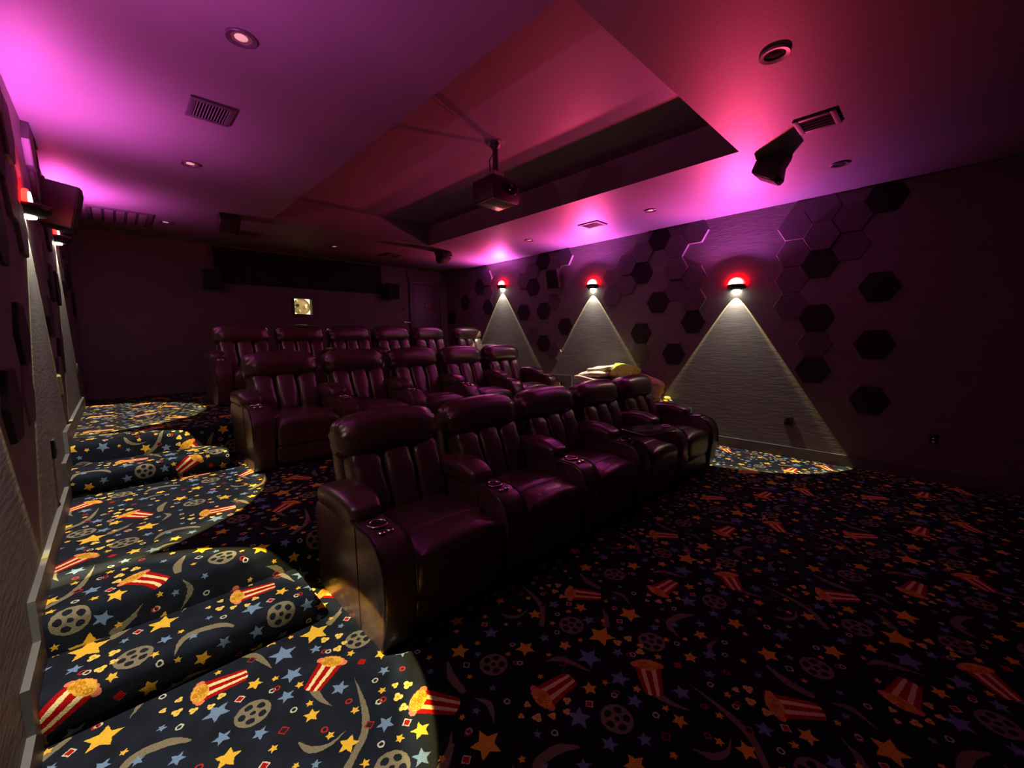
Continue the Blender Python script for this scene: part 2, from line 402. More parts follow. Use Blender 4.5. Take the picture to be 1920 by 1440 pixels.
def carpet_strip(name, x0, x1, prof, du, dv, parent=None, nx=2, caps=()):
    """carpet laid over the profile (y,z); the print runs on over nosings and risers. prof starts at arc length 0 = y of its first point"""
    me = bpy.data.meshes.new(name); V = []; F = []; UV = []
    s = [0.0]
    for a, b in zip(prof, prof[1:]): s.append(s[-1]+math.hypot(b[0]-a[0], b[1]-a[1]))
    xs = [x0+(x1-x0)*i/(nx-1) for i in range(nx)]
    n = len(prof)
    for x in xs:
        for p in prof: V.append((x, p[0], p[1]))
    for i in range(nx-1):
        for j in range(n-1):
            F.append((i*n+j, (i+1)*n+j, (i+1)*n+j+1, i*n+j+1))
            UV += [(xs[i], s[j]), (xs[i+1], s[j]), (xs[i+1], s[j+1]), (xs[i], s[j+1])]
    for side in caps:                              # closed end of a step, carpeted too
        i = 0 if side < 0 else nx-1
        base = len(V); 
        V += [(xs[i], prof[0][0], prof[0][1]), (xs[i], prof[-1][0], prof[0][1])]
        ring = [i*n+j for j in range(n)]+[base+1]
        ring[0] = base
        ring = [i*n+j for j in range(n)]+[base+1]
        F.append(tuple(ring))
        UV += [(xs[i]+V[k][2], V[k][1]) for k in ring]
    me.from_pydata(V, [], F)
    lay = me.uv_layers.new(name='print')
    flat = []
    for u, v in UV: flat += [(u-du)/PX, (v-dv)/PY]
    lay.data.foreach_set('uv', flat)
    me.polygons.foreach_set('use_smooth', [True]*len(me.polygons))
    me.set_sharp_from_angle(angle=math.radians(50)); me.update()
    return link(name, me, M['carpet'], parent)
def nosing(y, z0, z1, y1, r=0.045, n=6):
    p = [(y+.012, z0), (y, z0+.03), (y, z1-r)]
    for k in range(1, n+1):
        a = math.pi/2*k/n; p.append((y+r-r*math.cos(a), z1-r+r*math.sin(a)))
    p.append((y1, z1)); return p

# ------------------------------------------------------------------ floor, platforms, steps
floor = carpet_strip('floor', XL, XR, [(YF, 0), (P1+.05, 0)], 0, 0-YF)
tag(floor, kind='structure')
# floor uv: v must equal y
for l in floor.data.uv_layers['print'].data: pass
pl = carpet_strip('platform', XL, XR, nosing(P1, 0, L1, P2+.05), .206, 0, floor)
pl2 = carpet_strip('platform', XL, XR, nosing(P2, L1, L2, YB), -.358, 0, floor)
st = carpet_strip('step', XL, .635, nosing(2.12, 0, .165, P1+.03), .206, 0, floor, caps=(1,))
st2 = carpet_strip('step', XL, .655, nosing(4.25, L1, .495, P2+.03), -.17, 0, floor, caps=(1,))
def shift_v(o, ds, v):      # the print coordinate v lies at arc length ds of the strip
    lay = o.data.uv_layers['print'].data
    for l in lay: l.uv.y += (v-ds)/PY
shift_v(floor, 0, 0)
shift_v(pl, .33+(3.01-P1)-.03, 1.759)
shift_v(st, .165+(2.344-2.12)-.03, 1.987)
shift_v(st2, .115, 1.759)
shift_v(pl2, .16, 1.312)

# ------------------------------------------------------------------ walls and ceiling
def struct(name, mb, m, parent=None, **k):
    o = link(name, mb.mesh(name, **k), m, parent)
    if parent is None: o['kind'] = 'structure'
    return o
T = 0.12
wall_left = struct('wall_left', MB().box(XL-T, XL, YF, YB, -.05, H), M['wall'])
wall_right = struct('wall_right', MB().box(XR, XR+T, YF, YB, -.05, H), M['wall'])
wall_front = struct('wall_front', MB().box(XL-T, XR+T, YF-T, YF, -.05, H), M['wall_front'])
# back wall with the opening of the projection booth
WX0, WX1, WZ0, WZ1 = 2.394, 2.692, 1.914, 2.19
wb = MB()
for a in ((XL-T, WX0, -.05, H), (WX1, XR+T, -.05, H), (WX0, WX1, -.05, WZ0), (WX0, WX1, WZ1, H)):
    wb.box(a[0], a[1], YB, YB+T, a[2], a[3])
wall_back = struct('wall_back', wb, M['wall_back'])
c = MB()
for a in ((XL-T, TX0, YF-T, YB+T), (TX1, XR+T, YF-T, YB+T), (TX0, TX1, YF-T, TY0), (TX0, TX1, TY1, YB+T)):
    c.box(a[0], a[1], a[2], a[3], H, H+TD)
c.box(TX0-.1, TX1+.1, TY0-.1, TY1+.1, H+TD, H+TD+.08)
ceiling = struct('ceiling', c, M['ceiling'])

# stepped baseboards: the board climbs with the steps
def baseboard(name, x0, x1, prof):
    """prof: list of (y_start, floor z); closed polygon in (y,z)"""
    top = []; bot = []
    for i, (y, z) in enumerate(prof):
        ye = prof[i+1][0] if i+1 < len(prof) else YB
        top += [(y, z+.125), (ye, z+.125)]
    poly = [(prof[0][0], prof[0][1])] + top + [(YB, prof[-1][1])]
    low = []
    for i in range(len(prof)-1, 0, -1):
        y = prof[i][0]+.12
        low += [(y, prof[i][1]-.0), (y, prof[i-1][1])]
    poly += low
    return struct(name, MB().prism(poly, 0, x0, x1), M['baseboard'])
baseboard('baseboard_left', XL, XL+.022, [(YF, 0), (2.04, .165), (2.36, .33), (4.13, .495), (4.47, .66)])
baseboard('baseboard_right', XR-.022, XR, [(YF, 0), (2.31, .33), (4.385, .66)])
struct('baseboard_back', MB().box(XL+.022, 4.68, YB-.02, YB, L2, L2+.125), M['baseboard'])

# hexagonal acoustic panels, flat sides up and down
HEX_H = 0.295; CS = HEX_H*math.sqrt(3)/2
def hex_mesh(t):
    R = HEX_H/math.sqrt(3)-.0015; mb = MB()
    def ring(r, x): return [(x, r*math.cos(math.pi/3*k), r*math.sin(math.pi/3*k)) for k in range(6)]
    mb.loft([ring(R, 0.0), ring(R, t-.006), ring(R-.006, t)])
    return mb.mesh('hexagonal_panel')
HEXM = {}
for nm, t in (('L1', .009), ('L2', .020), ('L3', .038), ('D', .020)):
    HEXM[nm] = hex_mesh(t); HEXM[nm].materials.append(M['hex_dark'] if nm == 'D' else M['hex'])
CL = [
 ((.971, 2.23), {'D': [(.971, 2.23), (.45, 2.80), (.45, 1.93), (.97, 1.64), (.965, 1.04), (.45, 1.33), (.455, .74)],
   'L3': [(.968, 2.52)], 'L2': [(.70, 2.70), (1.226, 2.68), (.97, 2.82)], 'L1': [(.70, 2.38), (1.22, 2.38), (1.236, 2.09), (1.24, 1.78), (.972, 1.34)]}),
 ((2.847, 1.936), {'D': [(2.85, 2.81), (3.1, 2.38), (2.85, 1.936), (3.11, 1.49), (2.34, 1.63), (2.6, 1.19)],
   'L3': [(2.33, 2.82), (2.58, 2.67), (2.59, 2.376), (3.1, 2.69), (3.36, 2.52), (2.33, 1.93)],
   'L2': [(3.36, 2.23), (3.6, 2.09), (2.32, 2.22), (2.59, 2.9)], 'L1': [(2.58, 2.07), (3.61, 2.39), (3.15, 1.19)]}),
 ((5.045, 1.93), {'D': [(5.30, 2.373), (5.55, 1.93), (5.04, 1.93), (4.53, 1.633), (5.04, 1.34), (5.035, 2.81)],
   'L3': [(5.3, 2.70), (4.53, 2.80)], 'L2': [(5.56, 2.54), (4.79, 2.70), (4.79, 1.18)], 'L1': [(5.30, 1.48), (4.79, 2.1)]}),
 ((6.841, 2.53), {'D': [(6.841, 2.53), (6.59, 2.08), (7.36, 2.22), (7.87, 1.94)],
   'L3': [(6.58, 2.70)], 'L2': [(6.95, 2.82)], 'L1': [(6.56, 2.38)]}),
]
def hex_cells(clusters):
    for (ry, rz), d in clusters:
        for nm, L in d.items():
            for y, z in L:
                i = round((y-ry)/CS); zz = rz+(HEX_H/2 if i % 2 else 0)
                k = round((z-zz)/HEX_H)
                yield nm, ry+i*CS, zz+k*HEX_H
def hex_wall(parent, x, flip, clusters):
    seen = set()
    for nm, y, z in hex_cells(clusters):
        key = (round(y, 2), round(z, 2))
        if key in seen: continue
        seen.add(key)
        if z+HEX_H/2 > H-.001:                       # cut by the ceiling: own clipped mesh
            me = HEXM[nm].copy(); bm = bmesh.new(); bm.from_mesh(me)
            bmesh.ops.bisect_plane(bm, geom=bm.verts[:]+bm.edges[:]+bm.faces[:], plane_co=(0, 0, H-.001-z), plane_no=(0, 0, 1), clear_outer=True)
            bmesh.ops.holes_fill(bm, edges=[e for e in bm.edges if e.is_boundary], sides=0)
            bm.to_mesh(me); bm.free()
        else: me = HEXM[nm]
        o = link('hexagonal_panel', me, None, parent, (x, y, z))
        if flip: o.rotation_euler = (0, 0, math.pi)
hex_wall(wall_right, XR, True, CL)
hex_wall(wall_left, XL, False, CL)

# black fabric panel on the back wall
t = empty('acoustic_panel', (2.65, YB, 2.65))
tag(t, 'wide black fabric panel high on the back wall above the booth window', 'acoustic panel')
link('fabric_face', MB().box(-1.39, 1.42, -.035, -.004, -.28, .28).mesh('fabric_face', bevel=.006), M['matte'], t)
link('panel_frame', MB().box(-1.385, 1.415, -.004, 0, -.275, .275).mesh('panel_frame'), M['black'], t)

# projection booth behind the window
win = MB()
a, b_ = .018, .035
for q in ((WX0-b_, WX0, WZ0-b_, WZ1+b_), (WX1, WX1+b_, WZ0-b_, WZ1+b_), (WX0, WX1, WZ0-b_, WZ0), (WX0, WX1, WZ1, WZ1+b_)):
    win.box(q[0], q[1], YB-a, YB, q[2], q[3])
window = struct('window_1', win, M['trim'], bevel=.003)
link('glass_pane', MB().box(WX0, WX1, YB+.05, YB+.056, WZ0, WZ1).mesh('glass_pane'), M['glass'], window)
bo = MB()
bo.box(1.9, 3.3, YB+.62, YB+.66, 1.5, 2.8).box(1.86, 1.9, YB+T, YB+.66, 1.5, 2.8).box(3.3, 3.34, YB+T, YB+.66, 1.5, 2.8)
bo.box(1.86, 3.34, YB+T, YB+.66, 1.46, 1.5).box(1.86, 3.34, YB+T, YB+.66, 2.8, 2.84)
struct('wall_booth', bo, M['booth'])
bl = bpy.data.lights.new('booth_lamp', 'POINT'); bl.energy = BOOTH_W; bl.color = (1, .90, .62); bl.shadow_soft_size = .05
o = bpy.data.objects.new('booth_lamp', bl); COL.objects.link(o); o.location = (2.98, YB+.35, 2.35)
# round reel seen in the booth
t = empty('film_reel', (2.635, YB+.40, 2.075)); t.scale = (.78, 1, .78)
tag(t, 'round tan reel with dark hub seen through the lit booth window', 'film reel')
mb = MB(); 
mb.lathe([(.001, 0), (.20, 0), (.20, .012), (.188, .012), (.185, .004), (.001, .004)], 40)
o = link('flange', mb.mesh('flange', smooth=True), M['reel'], t); o.rotation_euler = (math.pi/2, 0, 0)
mb = MB().lathe([(.001, .004), (.035, .004), (.035, .02), (.001, .02)], 24, (-.085, .03, 0))
o = link('hub', mb.mesh('hub', smooth=True), M['black'], t); o.rotation_euler = (math.pi/2, 0, 0)
for (x, y) in ((.09, .03), (.115, .04), (.10, -.01), (-.05, -.085), (-.035, -.11), (-.14, -.01), (-.09, .14)):
    mb = MB().lathe([(.001, .004), (.021, .004), (.018, .012), (.001, .012)], 14, (x, y, 0))
    o = link('bolt_cap', mb.mesh('bolt_cap', smooth=True), M['booth'], t); o.rotation_euler = (math.pi/2, 0, 0)

# exit door in the right end of the back wall
DX0, DX1, DZ = 4.795, 5.50, 2.64
fr = MB()
for q in ((DX0-.085, DX0, L2, DZ+.085), (DX1, DX1+.085, L2, DZ+.085), (DX0, DX1, DZ, DZ+.085)):
    fr.box(q[0], q[1], YB-.028, YB, q[2], q[3])
struct('trim_1', fr, M['door'], bevel=.004)
door = struct('door_1', MB().box(DX0+.004, DX1-.004, YB-.016, YB, L2+.005, DZ-.006), M['door'], bevel=.003)
mb = MB().lathe([(.001, 0), (.026, 0), (.026, .008), (.012, .012), (.012, .035), (.027, .042), (.03, .055), (.022, .068), (.001, .07)], 20)
o = link('door_knob', mb.mesh('door_knob', smooth=True), M['chrome_soft'], door, (DX0+.07, YB-.016, L2+1.0)); o.rotation_euler = (math.pi/2, 0, 0)
t = empty('door_sign', (5.195, YB-.016, 2.175))
tag(t, 'small sign with three lines of red lettering on the back door', 'sign')
link('plate', MB().box(-.125, .125, -.006, 0, -.055, .055).mesh('plate', bevel=.002), M['black'], t)
mb = MB(); random.seed(3)
for zz, hh, n in ((.027, .018, 9), (.0, .009, 12), (-.027, .018, 9)):
    wch = .21/n
    for k in range(n):
        x0 = -.105+k*wch
        mb.box(x0, x0+.22*wch, -.0072, -.006, zz-hh/2, zz+hh/2)
        mb.box(x0, x0+.78*wch, -.0072, -.006, zz+hh*.28, zz+hh/2)
        if k % 3: mb.box(x0, x0+.7*wch, -.0072, -.006, zz-hh*.1, zz+hh*.1)
        if k % 2: mb.box(x0, x0+.78*wch, -.0072, -.006, zz-hh/2, zz-hh*.28)
link('lettering', mb.mesh('lettering'), M['sign_red'], t)
# round wall control, lever and cord left of the door
t = empty('wall_control', (4.565, YB, 2.10)); tag(t, 'small round wall control left of the back door', 'wall control')
mb = MB().lathe([(.001, 0), (.034, 0), (.034, .01), (.001, .01)], 24); o = link('back_plate', mb.mesh('back_plate', smooth=True), M['trim'], t); o.rotation_euler = (math.pi/2, 0, 0)
mb = MB().lathe([(.001, .01), (.022, .01), (.019, .032), (.001, .034)], 24); o = link('dial', mb.mesh('dial', smooth=True), M['trim'], t); o.rotation_euler = (math.pi/2, 0, 0)
t = empty('wall_lever', (4.59, YB, 1.80)); tag(t, 'dark lever handle on the wall left of the back door, below the round control', 'lever handle')
mb = MB().lathe([(.001, 0), (.028, 0), (.026, .012), (.010, .014), (.010, .045), (.001, .045)], 20); o = link('rose', mb.mesh('rose', smooth=True), M['chrome_soft'], t); o.rotation_euler = (math.pi/2, 0, 0)
link('lever', MB().tube([(0, -.045, 0), (.03, -.05, .002), (.10, -.048, 0)], .009).mesh('lever', smooth=True), M['chrome_soft'], t)
mb = MB().tube([(4.665, YB-.008, 2.90), (4.668, YB-.008, 2.80), (4.70, YB-.035, 2.73), (4.702, YB-.036, 2.4), (4.70, YB-.036, 1.9), (4.70, YB-.036, 1.2)], .008, 6)
o = link('cord', mb.mesh('cord', smooth=True), M['black'])
tag(o, 'thin dark cord running down the left side of the back door frame', 'cord')

# ------------------------------------------------------------------ ceiling fixtures
def downlight(label, x, y, lit, ring='dark', r=.070):
    t = empty('ceiling_downlight', (x, y, H)); tag(t, label, 'downlight', 'recessed ceiling downlights')
    mb = MB().lathe([(r, 0), (r, -.008), (r*.96, -.011), (r*.70, -.007), (r*.66, -.001), (r*.66, 0)], 36)
    link('trim_ring', mb.mesh('trim_ring', smooth=True), M['dl_trim_light' if ring == 'light' else 'dl_trim'], t)
    mb = MB(); n = 32; rings = []
    for q, z in ((r*.66, -.0035), (r*.60, -.0025), (r*.40, -.0015)):
        rings.append([(q*math.cos(2*math.pi*k/n), q*math.sin(2*math.pi*k/n), z) for k in range(n)])
    mb.loft(rings, caps=False); link('reflector', mb.mesh('reflector', smooth=True), M['dl_cone' if lit else 'dl_lens_off'], t)
    mb = MB().lathe([(r*.42, -.001), (r*.42, -.003), (r*.2, -.006), (.001, -.007)], 28)
    link('lens', mb.mesh('lens', smooth=True), M['dl_lens' if lit else 'dl_lens_off'], t)
    return t
downlight('nearest recessed downlight in the left ceiling strip, glowing pale yellow', .593, 2.53, True)
downlight('middle recessed downlight in the left ceiling strip, behind the square vent', .61, 4.54, True)
downlight('farthest recessed downlight in the left ceiling strip, beside the return grille', .62, 6.92, True)
downlight('small recessed downlight in the middle of the ceiling near the back wall', 2.726, 6.927, True)
downlight('unlit recessed downlight with a pale ring, in front of the ceiling tray', 2.692, .722, False, 'light', .074)
downlight('unlit dark downlight by the right wall, beyond the front ceiling speaker', 4.766, .716, False)
downlight('recessed downlight in the right ceiling strip, between the two nearer right wall sconces', 4.77, 2.508, True)
downlight('recessed downlight in the right ceiling strip, behind the small slotted vent', 4.78, 4.516, True)
downlight('recessed downlight in the back right corner of the ceiling, by the small speaker', 4.80, 6.929, True)

def vent(label, x0, x1, y0, y1, n, along, wd=1.0, back='matte'):
    cx, cy = (x0+x1)/2, (y0+y1)/2; hx, hy = (x1-x0)/2, (y1-y0)/2
    t = empty('ceiling_vent', (cx, cy, H)); tag(t, label, 'ceiling vent')
    fwid = .035 if hx < .2 else .04; mb = MB()
    mb.box(-hx, hx, -hy, -hy+fwid, -.012, 0).box(-hx, hx, hy-fwid, hy, -.012, 0)
    mb.box(-hx, -hx+fwid, -hy+fwid, hy-fwid, -.012, 0).box(hx-fwid, hx, -hy+fwid, hy-fwid, -.012, 0)
    link('frame', mb.mesh('frame', bevel=.003), M['vent'], t)
    link('duct_opening', MB().box(-hx+fwid, hx-fwid, -hy+fwid, hy-fwid, -.0022, -.0002).mesh('duct_opening'), M[back], t)
    ix, iy = hx-fwid, hy-fwid
    sl = None
    for k in range(n):
        f = -1+(2*k+1)/n
        if along == 'y':
            p = 2*ix/n; mb = MB().prism([(-.38*p*wd, -.011), (-.38*p*wd+.003, -.012), (.36*p*wd, -.004), (.36*p*wd-.003, -.003)], 1, -iy, iy); loc = (f*ix, 0, 0)
        else:
            p = 2*iy/n; mb = MB().prism([(-.38*p*wd, -.011), (-.38*p*wd+.003, -.012), (.36*p*wd, -.004), (.36*p*wd-.003, -.003)], 0, -ix, ix); loc = (0, f*iy, 0)
        link('slat', mb.mesh('slat'), M['vent_slat'], t, loc)
vent('square ceiling vent with a row of narrow fins, left ceiling strip', .475, .72, 3.30, 3.59, 11, 'y', .8)
vent('large return grille with five wide panels at the back of the left ceiling', -.085, .49, 6.62, 7.36, 5, 'y')
vent('dark slotted ceiling vent above the front right ceiling speaker', 3.60, 3.85, .583, .833, 4, 'y', .22)
vent('small slotted ceiling vent near the right wall sconces', 4.65, 4.90, 3.19, 3.50, 4, 'y', .45)
vent('dark vent at the back of the ceiling behind the left ceiling speaker', 1.40, 1.64, 6.74, 7.04, 4, 'x')
vent('dark vent at the back of the ceiling left of the back right speaker', 3.62, 3.90, 6.78, 7.16, 4, 'x')

# projector hanging in the tray
PJX, PJY, ZT = 2.71, 2.99, H+TD
t = empty('projector', (PJX, PJY, ZT)); tag(t, 'black ceiling projector hanging from a pole in the ceiling tray', 'projector')
link('ceiling_plate', MB().lathe([(.001, 0), (.085, 0), (.085, -.006), (.05, -.012), (.001, -.012)], 28).mesh('ceiling_plate', smooth=True), M['chrome_soft'], t)
link('flange', MB().lathe([(.001, -.012), (.045, -.012), (.05, -.03), (.032, -.055), (.001, -.055)], 20).mesh('flange', smooth=True), M['black'], t)
link('pole', MB().tube([(0, 0, -.05), (0, 0, -.27)], .026, 16).mesh('pole', smooth=True), M['black'], t)
mb = MB().box(-.06, .06, -.05, .05, -.30, -.265); 
for sx in (-1, 1): mb.tube([(sx*.05, 0, -.28), (sx*.13, -.10, -.345)], .009, 6).tube([(sx*.05, 0, -.28), (sx*.13, .10, -.345)], .009, 6)
link('bracket', mb.mesh('bracket', smooth=True), M['chrome_soft'], t)
link('housing', MB().box(-.165, .165, -.15, .15, -.545, -.345).mesh('housing', bevel=.014), M['black'], t)
mb = MB().box(-.15, .15, -.135, .135, -.550, -.545)
link('bottom_plate', mb.mesh('bottom_plate', bevel=.002), M['chrome_soft'], t)
mb = MB()
for k in range(9): mb.box(-.12+.028*k, -.108+.028*k, -.10, .04, -.553, -.549)
link('vent_slots', mb.mesh('vent_slots'), M['black'], t)
o = link('lens', MB().lathe([(.001, 0), (.046, 0), (.052, .02), (.046, .03), (.034, .026), (.001, .018)], 24).mesh('lens', smooth=True), M['black_gloss'], t, (.06, -.15, -.44)); o.rotation_euler = (math.pi/2, 0, 0)
link('cable', MB().tube([(.02, .03, -.05), (-.035, .045, -.15), (-.03, .04, -.26), (-.05, .10, -.35)], .006, 6).mesh('cable', smooth=True), M['black'], t)

# speakers under the ceiling, tilted towards the seats
def ceiling_speaker(label, x, y, rz):
    t = empty('ceiling_speaker', (x, y, H), rz); tag(t, label, 'speaker', 'ceiling speakers')
    prof = [(-.165, -.003), (.13, -.003), (.172, -.085), (.165, -.105), (-.06, -.210), (-.10, -.18), (-.112, -.075)]      # (y,z)
    t.scale = (.75, .75, .95)
    link('cabinet', MB().prism(prof, 0, -.14, .14).mesh('cabinet', bevel=.008), M['speaker'], t)
    link('grille', MB().prism([(.150, -.115), (-.050, -.208), (-.054, -.214), (.147, -.121)], 0, -.125, .125).mesh('grille', bevel=.002), M['grille'], t)
    link('mount', MB().box(-.06, .06, -.06, .06, -.004, 0).mesh('mount'), M['black'], t)
ceiling_speaker('angular black speaker under the ceiling at the front right tray corner', 4.235, 1.11, 0)
ceiling_speaker('angular speaker under the ceiling at the back left tray corner', 1.14, 6.08, math.pi)
ceiling_speaker('angular speaker under the ceiling at the back right tray corner', 4.27, 6.10, math.pi)

def wall_speaker(label, loc, rz, s=1.0, tilt=.20):
    t = empty('wall_speaker', loc, rz); tag(t, label, 'speaker', 'wall speakers'); t.scale = (s, s, s)
    # local: wall at x=0, cabinet reaches +x, leaning down
    R = Matrix.Translation((.12, 0, 0)) @ Matrix.Rotation(tilt, 4, 'Y')
    poly = [(-.075, -.10), (.10, -.14), (.115, -.125), (.115, .125), (.10, .14), (-.075, .10)]
    me = MB().prism(poly, 2, -.165, .165).mesh('cabinet', bevel=.008); me.transform(R); link('cabinet', me, M['speaker'], t)
    me = MB().box(.115, .124, -.125, .125, -.155, .155).mesh('grille', bevel=.004); me.transform(R); link('grille', me, M['grille'], t)
    link('bracket', MB().tube([(0, 0, 0), (.05, 0, 0)], .022, 10).mesh('bracket', smooth=True), M['black'], t)
wall_speaker('black speaker on the right wall between two lit sconces', (XR, 4.66, 2.46), math.pi, .95)
wall_speaker('black speaker high on the left wall beside the sconce', (XL, 4.66, 2.46), 0, .95)
wall_speaker('black speaker on the back wall at the left end of the black panel', (1.20, YB, 2.40), -math.pi/2, .95, .1)
wall_speaker('black speaker on the back wall at the right end of the black panel', (4.23, YB, 2.43), -math.pi/2, .95, .1)

# wall outlets
def outlet(label, loc, rz, s=1.0):
    t = empty('wall_outlet', loc, rz); tag(t, label, 'outlet'); t.scale = (s, s, s)
    link('cover_plate', MB().box(0, .016, -.042, .042, -.058, .058).mesh('cover_plate', bevel=.004), M['black'], t)
    for z in (.022, -.022):
        link('socket', MB().lathe([(.001, .016), (.017, .016), (.016, .019), (.001, .019)], 16).mesh('socket', smooth=True), M['black_gloss'], t, (0, 0, z)).rotation_euler = (0, math.pi/2, 0)
        t.children[-1].location = (0, 0, z)
outlet('black wall outlet low on the right wall under the brightest sconce beam', (XR, 1.168, .433), math.pi)
outlet('wall outlet low on the left wall beside the nearer lit beam', (XL, 3.75, .80), 0)
outlet('wall outlet low on the left wall near the back', (XL, 6.91, 1.15), 0)
t = empty('wall_jack', (XR, -.045, .42), math.pi); tag(t, 'tiny shiny cable jack low on the dark far right wall', 'wall jack')
link('plate', MB().box(0, .008, -.03, .03, -.045, .045).mesh('plate', bevel=.003), M['matte'], t)
o = link('connector', MB().lathe([(.001, 0), (.011, 0), (.011, .03), (.006, .032), (.006, .045), (.001, .045)], 14).mesh('connector', smooth=True), M['chrome'], t, (.008, 0, .005)); o.rotation_euler = (0, math.pi/2, 0)
o = link('connector', MB().lathe([(.001, 0), (.012, 0), (.012, .012), (.001, .014)], 14).mesh('connector', smooth=True), M['white'], t, (.008, 0, -.025)); o.rotation_euler = (0, math.pi/2, 0)

# ------------------------------------------------------------------ wall sconces with their lamps
def lamp(name, parent, loc, direction, power, color, half, blend, profile=None, size=.01, falloff='Linear'):
    l = bpy.data.lights.new(name, 'SPOT'); l.energy = power; l.color = color; l.spot_size = 2*half; l.spot_blend = blend
    l.shadow_soft_size = size; l.use_nodes = True
    nt = l.node_tree; em = nt.nodes['Emission']
    fo = nt.nodes.new('ShaderNodeLightFalloff'); fo.inputs['Strength'].default_value = 1.0
    src = fo.outputs[falloff if falloff != 'Mixed' else 'Constant']
    if falloff == 'Mixed':
        ml = nt.nodes.new('ShaderNodeMath'); ml.operation = 'MULTIPLY_ADD'; ml.inputs[1].default_value = 0.95
        fo2 = nt.nodes.new('ShaderNodeLightFalloff'); fo2.inputs['Strength'].default_value = 0.55
        mq = nt.nodes.new('ShaderNodeMath'); mq.operation = 'MULTIPLY_ADD'; mq.inputs[1].default_value = 0.30
        nt.links.new(fo.outputs['Linear'], ml.inputs[0]); nt.links.new(fo2.outputs['Constant'], ml.inputs[2])
        nt.links.new(fo.outputs['Quadratic'], mq.inputs[0]); nt.links.new(ml.outputs[0], mq.inputs[2]); src = mq.outputs[0]
    if profile:
        tc = nt.nodes.new('ShaderNodeTexCoord'); sx = nt.nodes.new('ShaderNodeSeparateXYZ'); nt.links.new(tc.outputs['Normal'], sx.inputs[0])
        ab = nt.nodes.new('ShaderNodeMath'); ab.operation = 'ABSOLUTE'; nt.links.new(sx.outputs['Z'], ab.inputs[0])
        ac = nt.nodes.new('ShaderNodeMath'); ac.operation = 'ARCCOSINE'; nt.links.new(ab.outputs[0], ac.inputs[0])
        dv = nt.nodes.new('ShaderNodeMath'); dv.operation = 'DIVIDE'; dv.inputs[1].default_value = half; nt.links.new(ac.outputs[0], dv.inputs[0])
        cr = nt.nodes.new('ShaderNodeValToRGB'); nt.links.new(dv.outputs[0], cr.inputs['Fac'])
        e = cr.color_ramp.elements; e[0].position = profile[0][0]; e[0].color = profile[0][1]; e[1].position = profile[-1][0]; e[1].color = profile[-1][1]
        for p, cc in profile[1:-1]: n = e.new(p); n.color = cc
        nt.links.new(cr.outputs['Color'], em.inputs['Color'])
    nt.links.new(src, em.inputs['Strength'])
    o = bpy.data.objects.new(name, l); COL.objects.link(o); o.parent = parent; o.location = loc
    o.rotation_euler = Vector(direction).to_track_quat('-Z', 'Y').to_euler()
    return o
BEAM = [(0.0, (.40, .39, .37, 1)), (.86, (.36, .355, .335, 1)), (.905, (.42, .41, .35, 1)), (.945, (1.0, .97, .68, 1)), (.985, (1.0, .82, .30, 1)), (1.0, (.6, .42, .10, 1))]
def sconce(label, y, z, side, red=1.0, blue=.7, pink=1.0):
    t = empty('wall_sconce', (XL if side < 0 else XR, y, z), 0 if side < 0 else math.pi)
    tag(t, label, 'wall sconce', 'red and white wall sconces')
    # local: wall x=0, +x into the room, z=0 at the middle
    n = 16
    def half(r, z, d=1.25): return [(0, -r, z)]+[(d*r*math.cos(a), r*math.sin(a), z) for a in [-math.pi/2+math.pi*k/n for k in range(1, n)]]+[(0, r, z)]
    body = MB().loft([half(.098, .010), half(.104, .0), half(.098, -.026), half(.075, -.052), half(.05, -.060)])
    link('body', body.mesh('body', smooth=True, sharp=50), M['sconce'], t)
    dome = [(.104*math.cos(a), .092*math.sin(a)) for a in [math.pi*k/18 for k in range(19)]]
    link('red_lens', MB().prism([(p[0], p[1]+.012) for p in dome], 0, .004, .030).mesh('red_lens', bevel=.006), M['red_glow'], t)
    core = [(.086*math.cos(a), .074*math.sin(a)) for a in [math.pi*k/18 for k in range(19)]]
    link('lens_core', MB().prism([(p[0], p[1]+.016) for p in core], 0, .030, .038).mesh('lens_core', bevel=.003), M['red_core'], t)
    link('white_lens', MB().loft([half(.042, -.060), half(.040, -.070), half(.02, -.073)]).mesh('white_lens', smooth=True, sharp=50), M['white_glow'], t)
    zf = -.085; tilt = math.radians((4.5 if 3 < y < 5 else 8.5) if side > 0 else 3.5)
    lamp('white_beam', t, (.066, 0, zf), (-math.sin(tilt), 0, -math.cos(tilt)), WHITE_W, (1, .95, .80), math.radians(35.0 if side > 0 and y > 3 else 33.7), .02, BEAM, .004, 'Mixed')
    k = 1.9 if side > 0 else .98
    if side > 0: lamp('red_uplight', t, (.120, 0, .030), (.66, 0, .75), RED_W, (1.0, .042, .060), math.radians(53), .9, None, .012, 'Linear')
    else: lamp('red_uplight', t, (.060, 0, .035), (.25, 0, .97), RED_W*.16, (1.0, .05, .12), math.radians(70), 1.0, None, .006, 'Quadratic')
    # these two stand just in front of the lens plate, whose rim shades the wall above the sconce
    lamp('blue_uplight', t, (.0435, .008, .028), (.20, 0, .98), BLUE_W*k, (.40, .12, 1.0), math.radians(70), .85, None, .003, 'Quadratic')
    lamp('pink_uplight', t, (.0435, -.008, .028), (.28, 0, .96), PINK_W*k, (1.0, .10, .50), math.radians(74), .8, None, .003, 'Quadratic')
    return t
SY = ((1.812, 2.075), (3.972, 2.285), (6.14, 2.485))
sconce('glowing sconce on the right wall nearest the viewer, beam down to the floor', *SY[0], 1)
sconce('middle glowing sconce on the right wall, beam behind the blankets', *SY[1], 1)
sconce('farthest glowing sconce on the right wall, beam behind the back row', *SY[2], 1)
sconce('glowing sconce on the left wall just outside the frame, nearest the viewer', *SY[0], -1, .16, 1.1, .9)
sconce('glowing sconce on the left wall beside the wedge speaker', *SY[1], -1, .16, 1.1, .9)
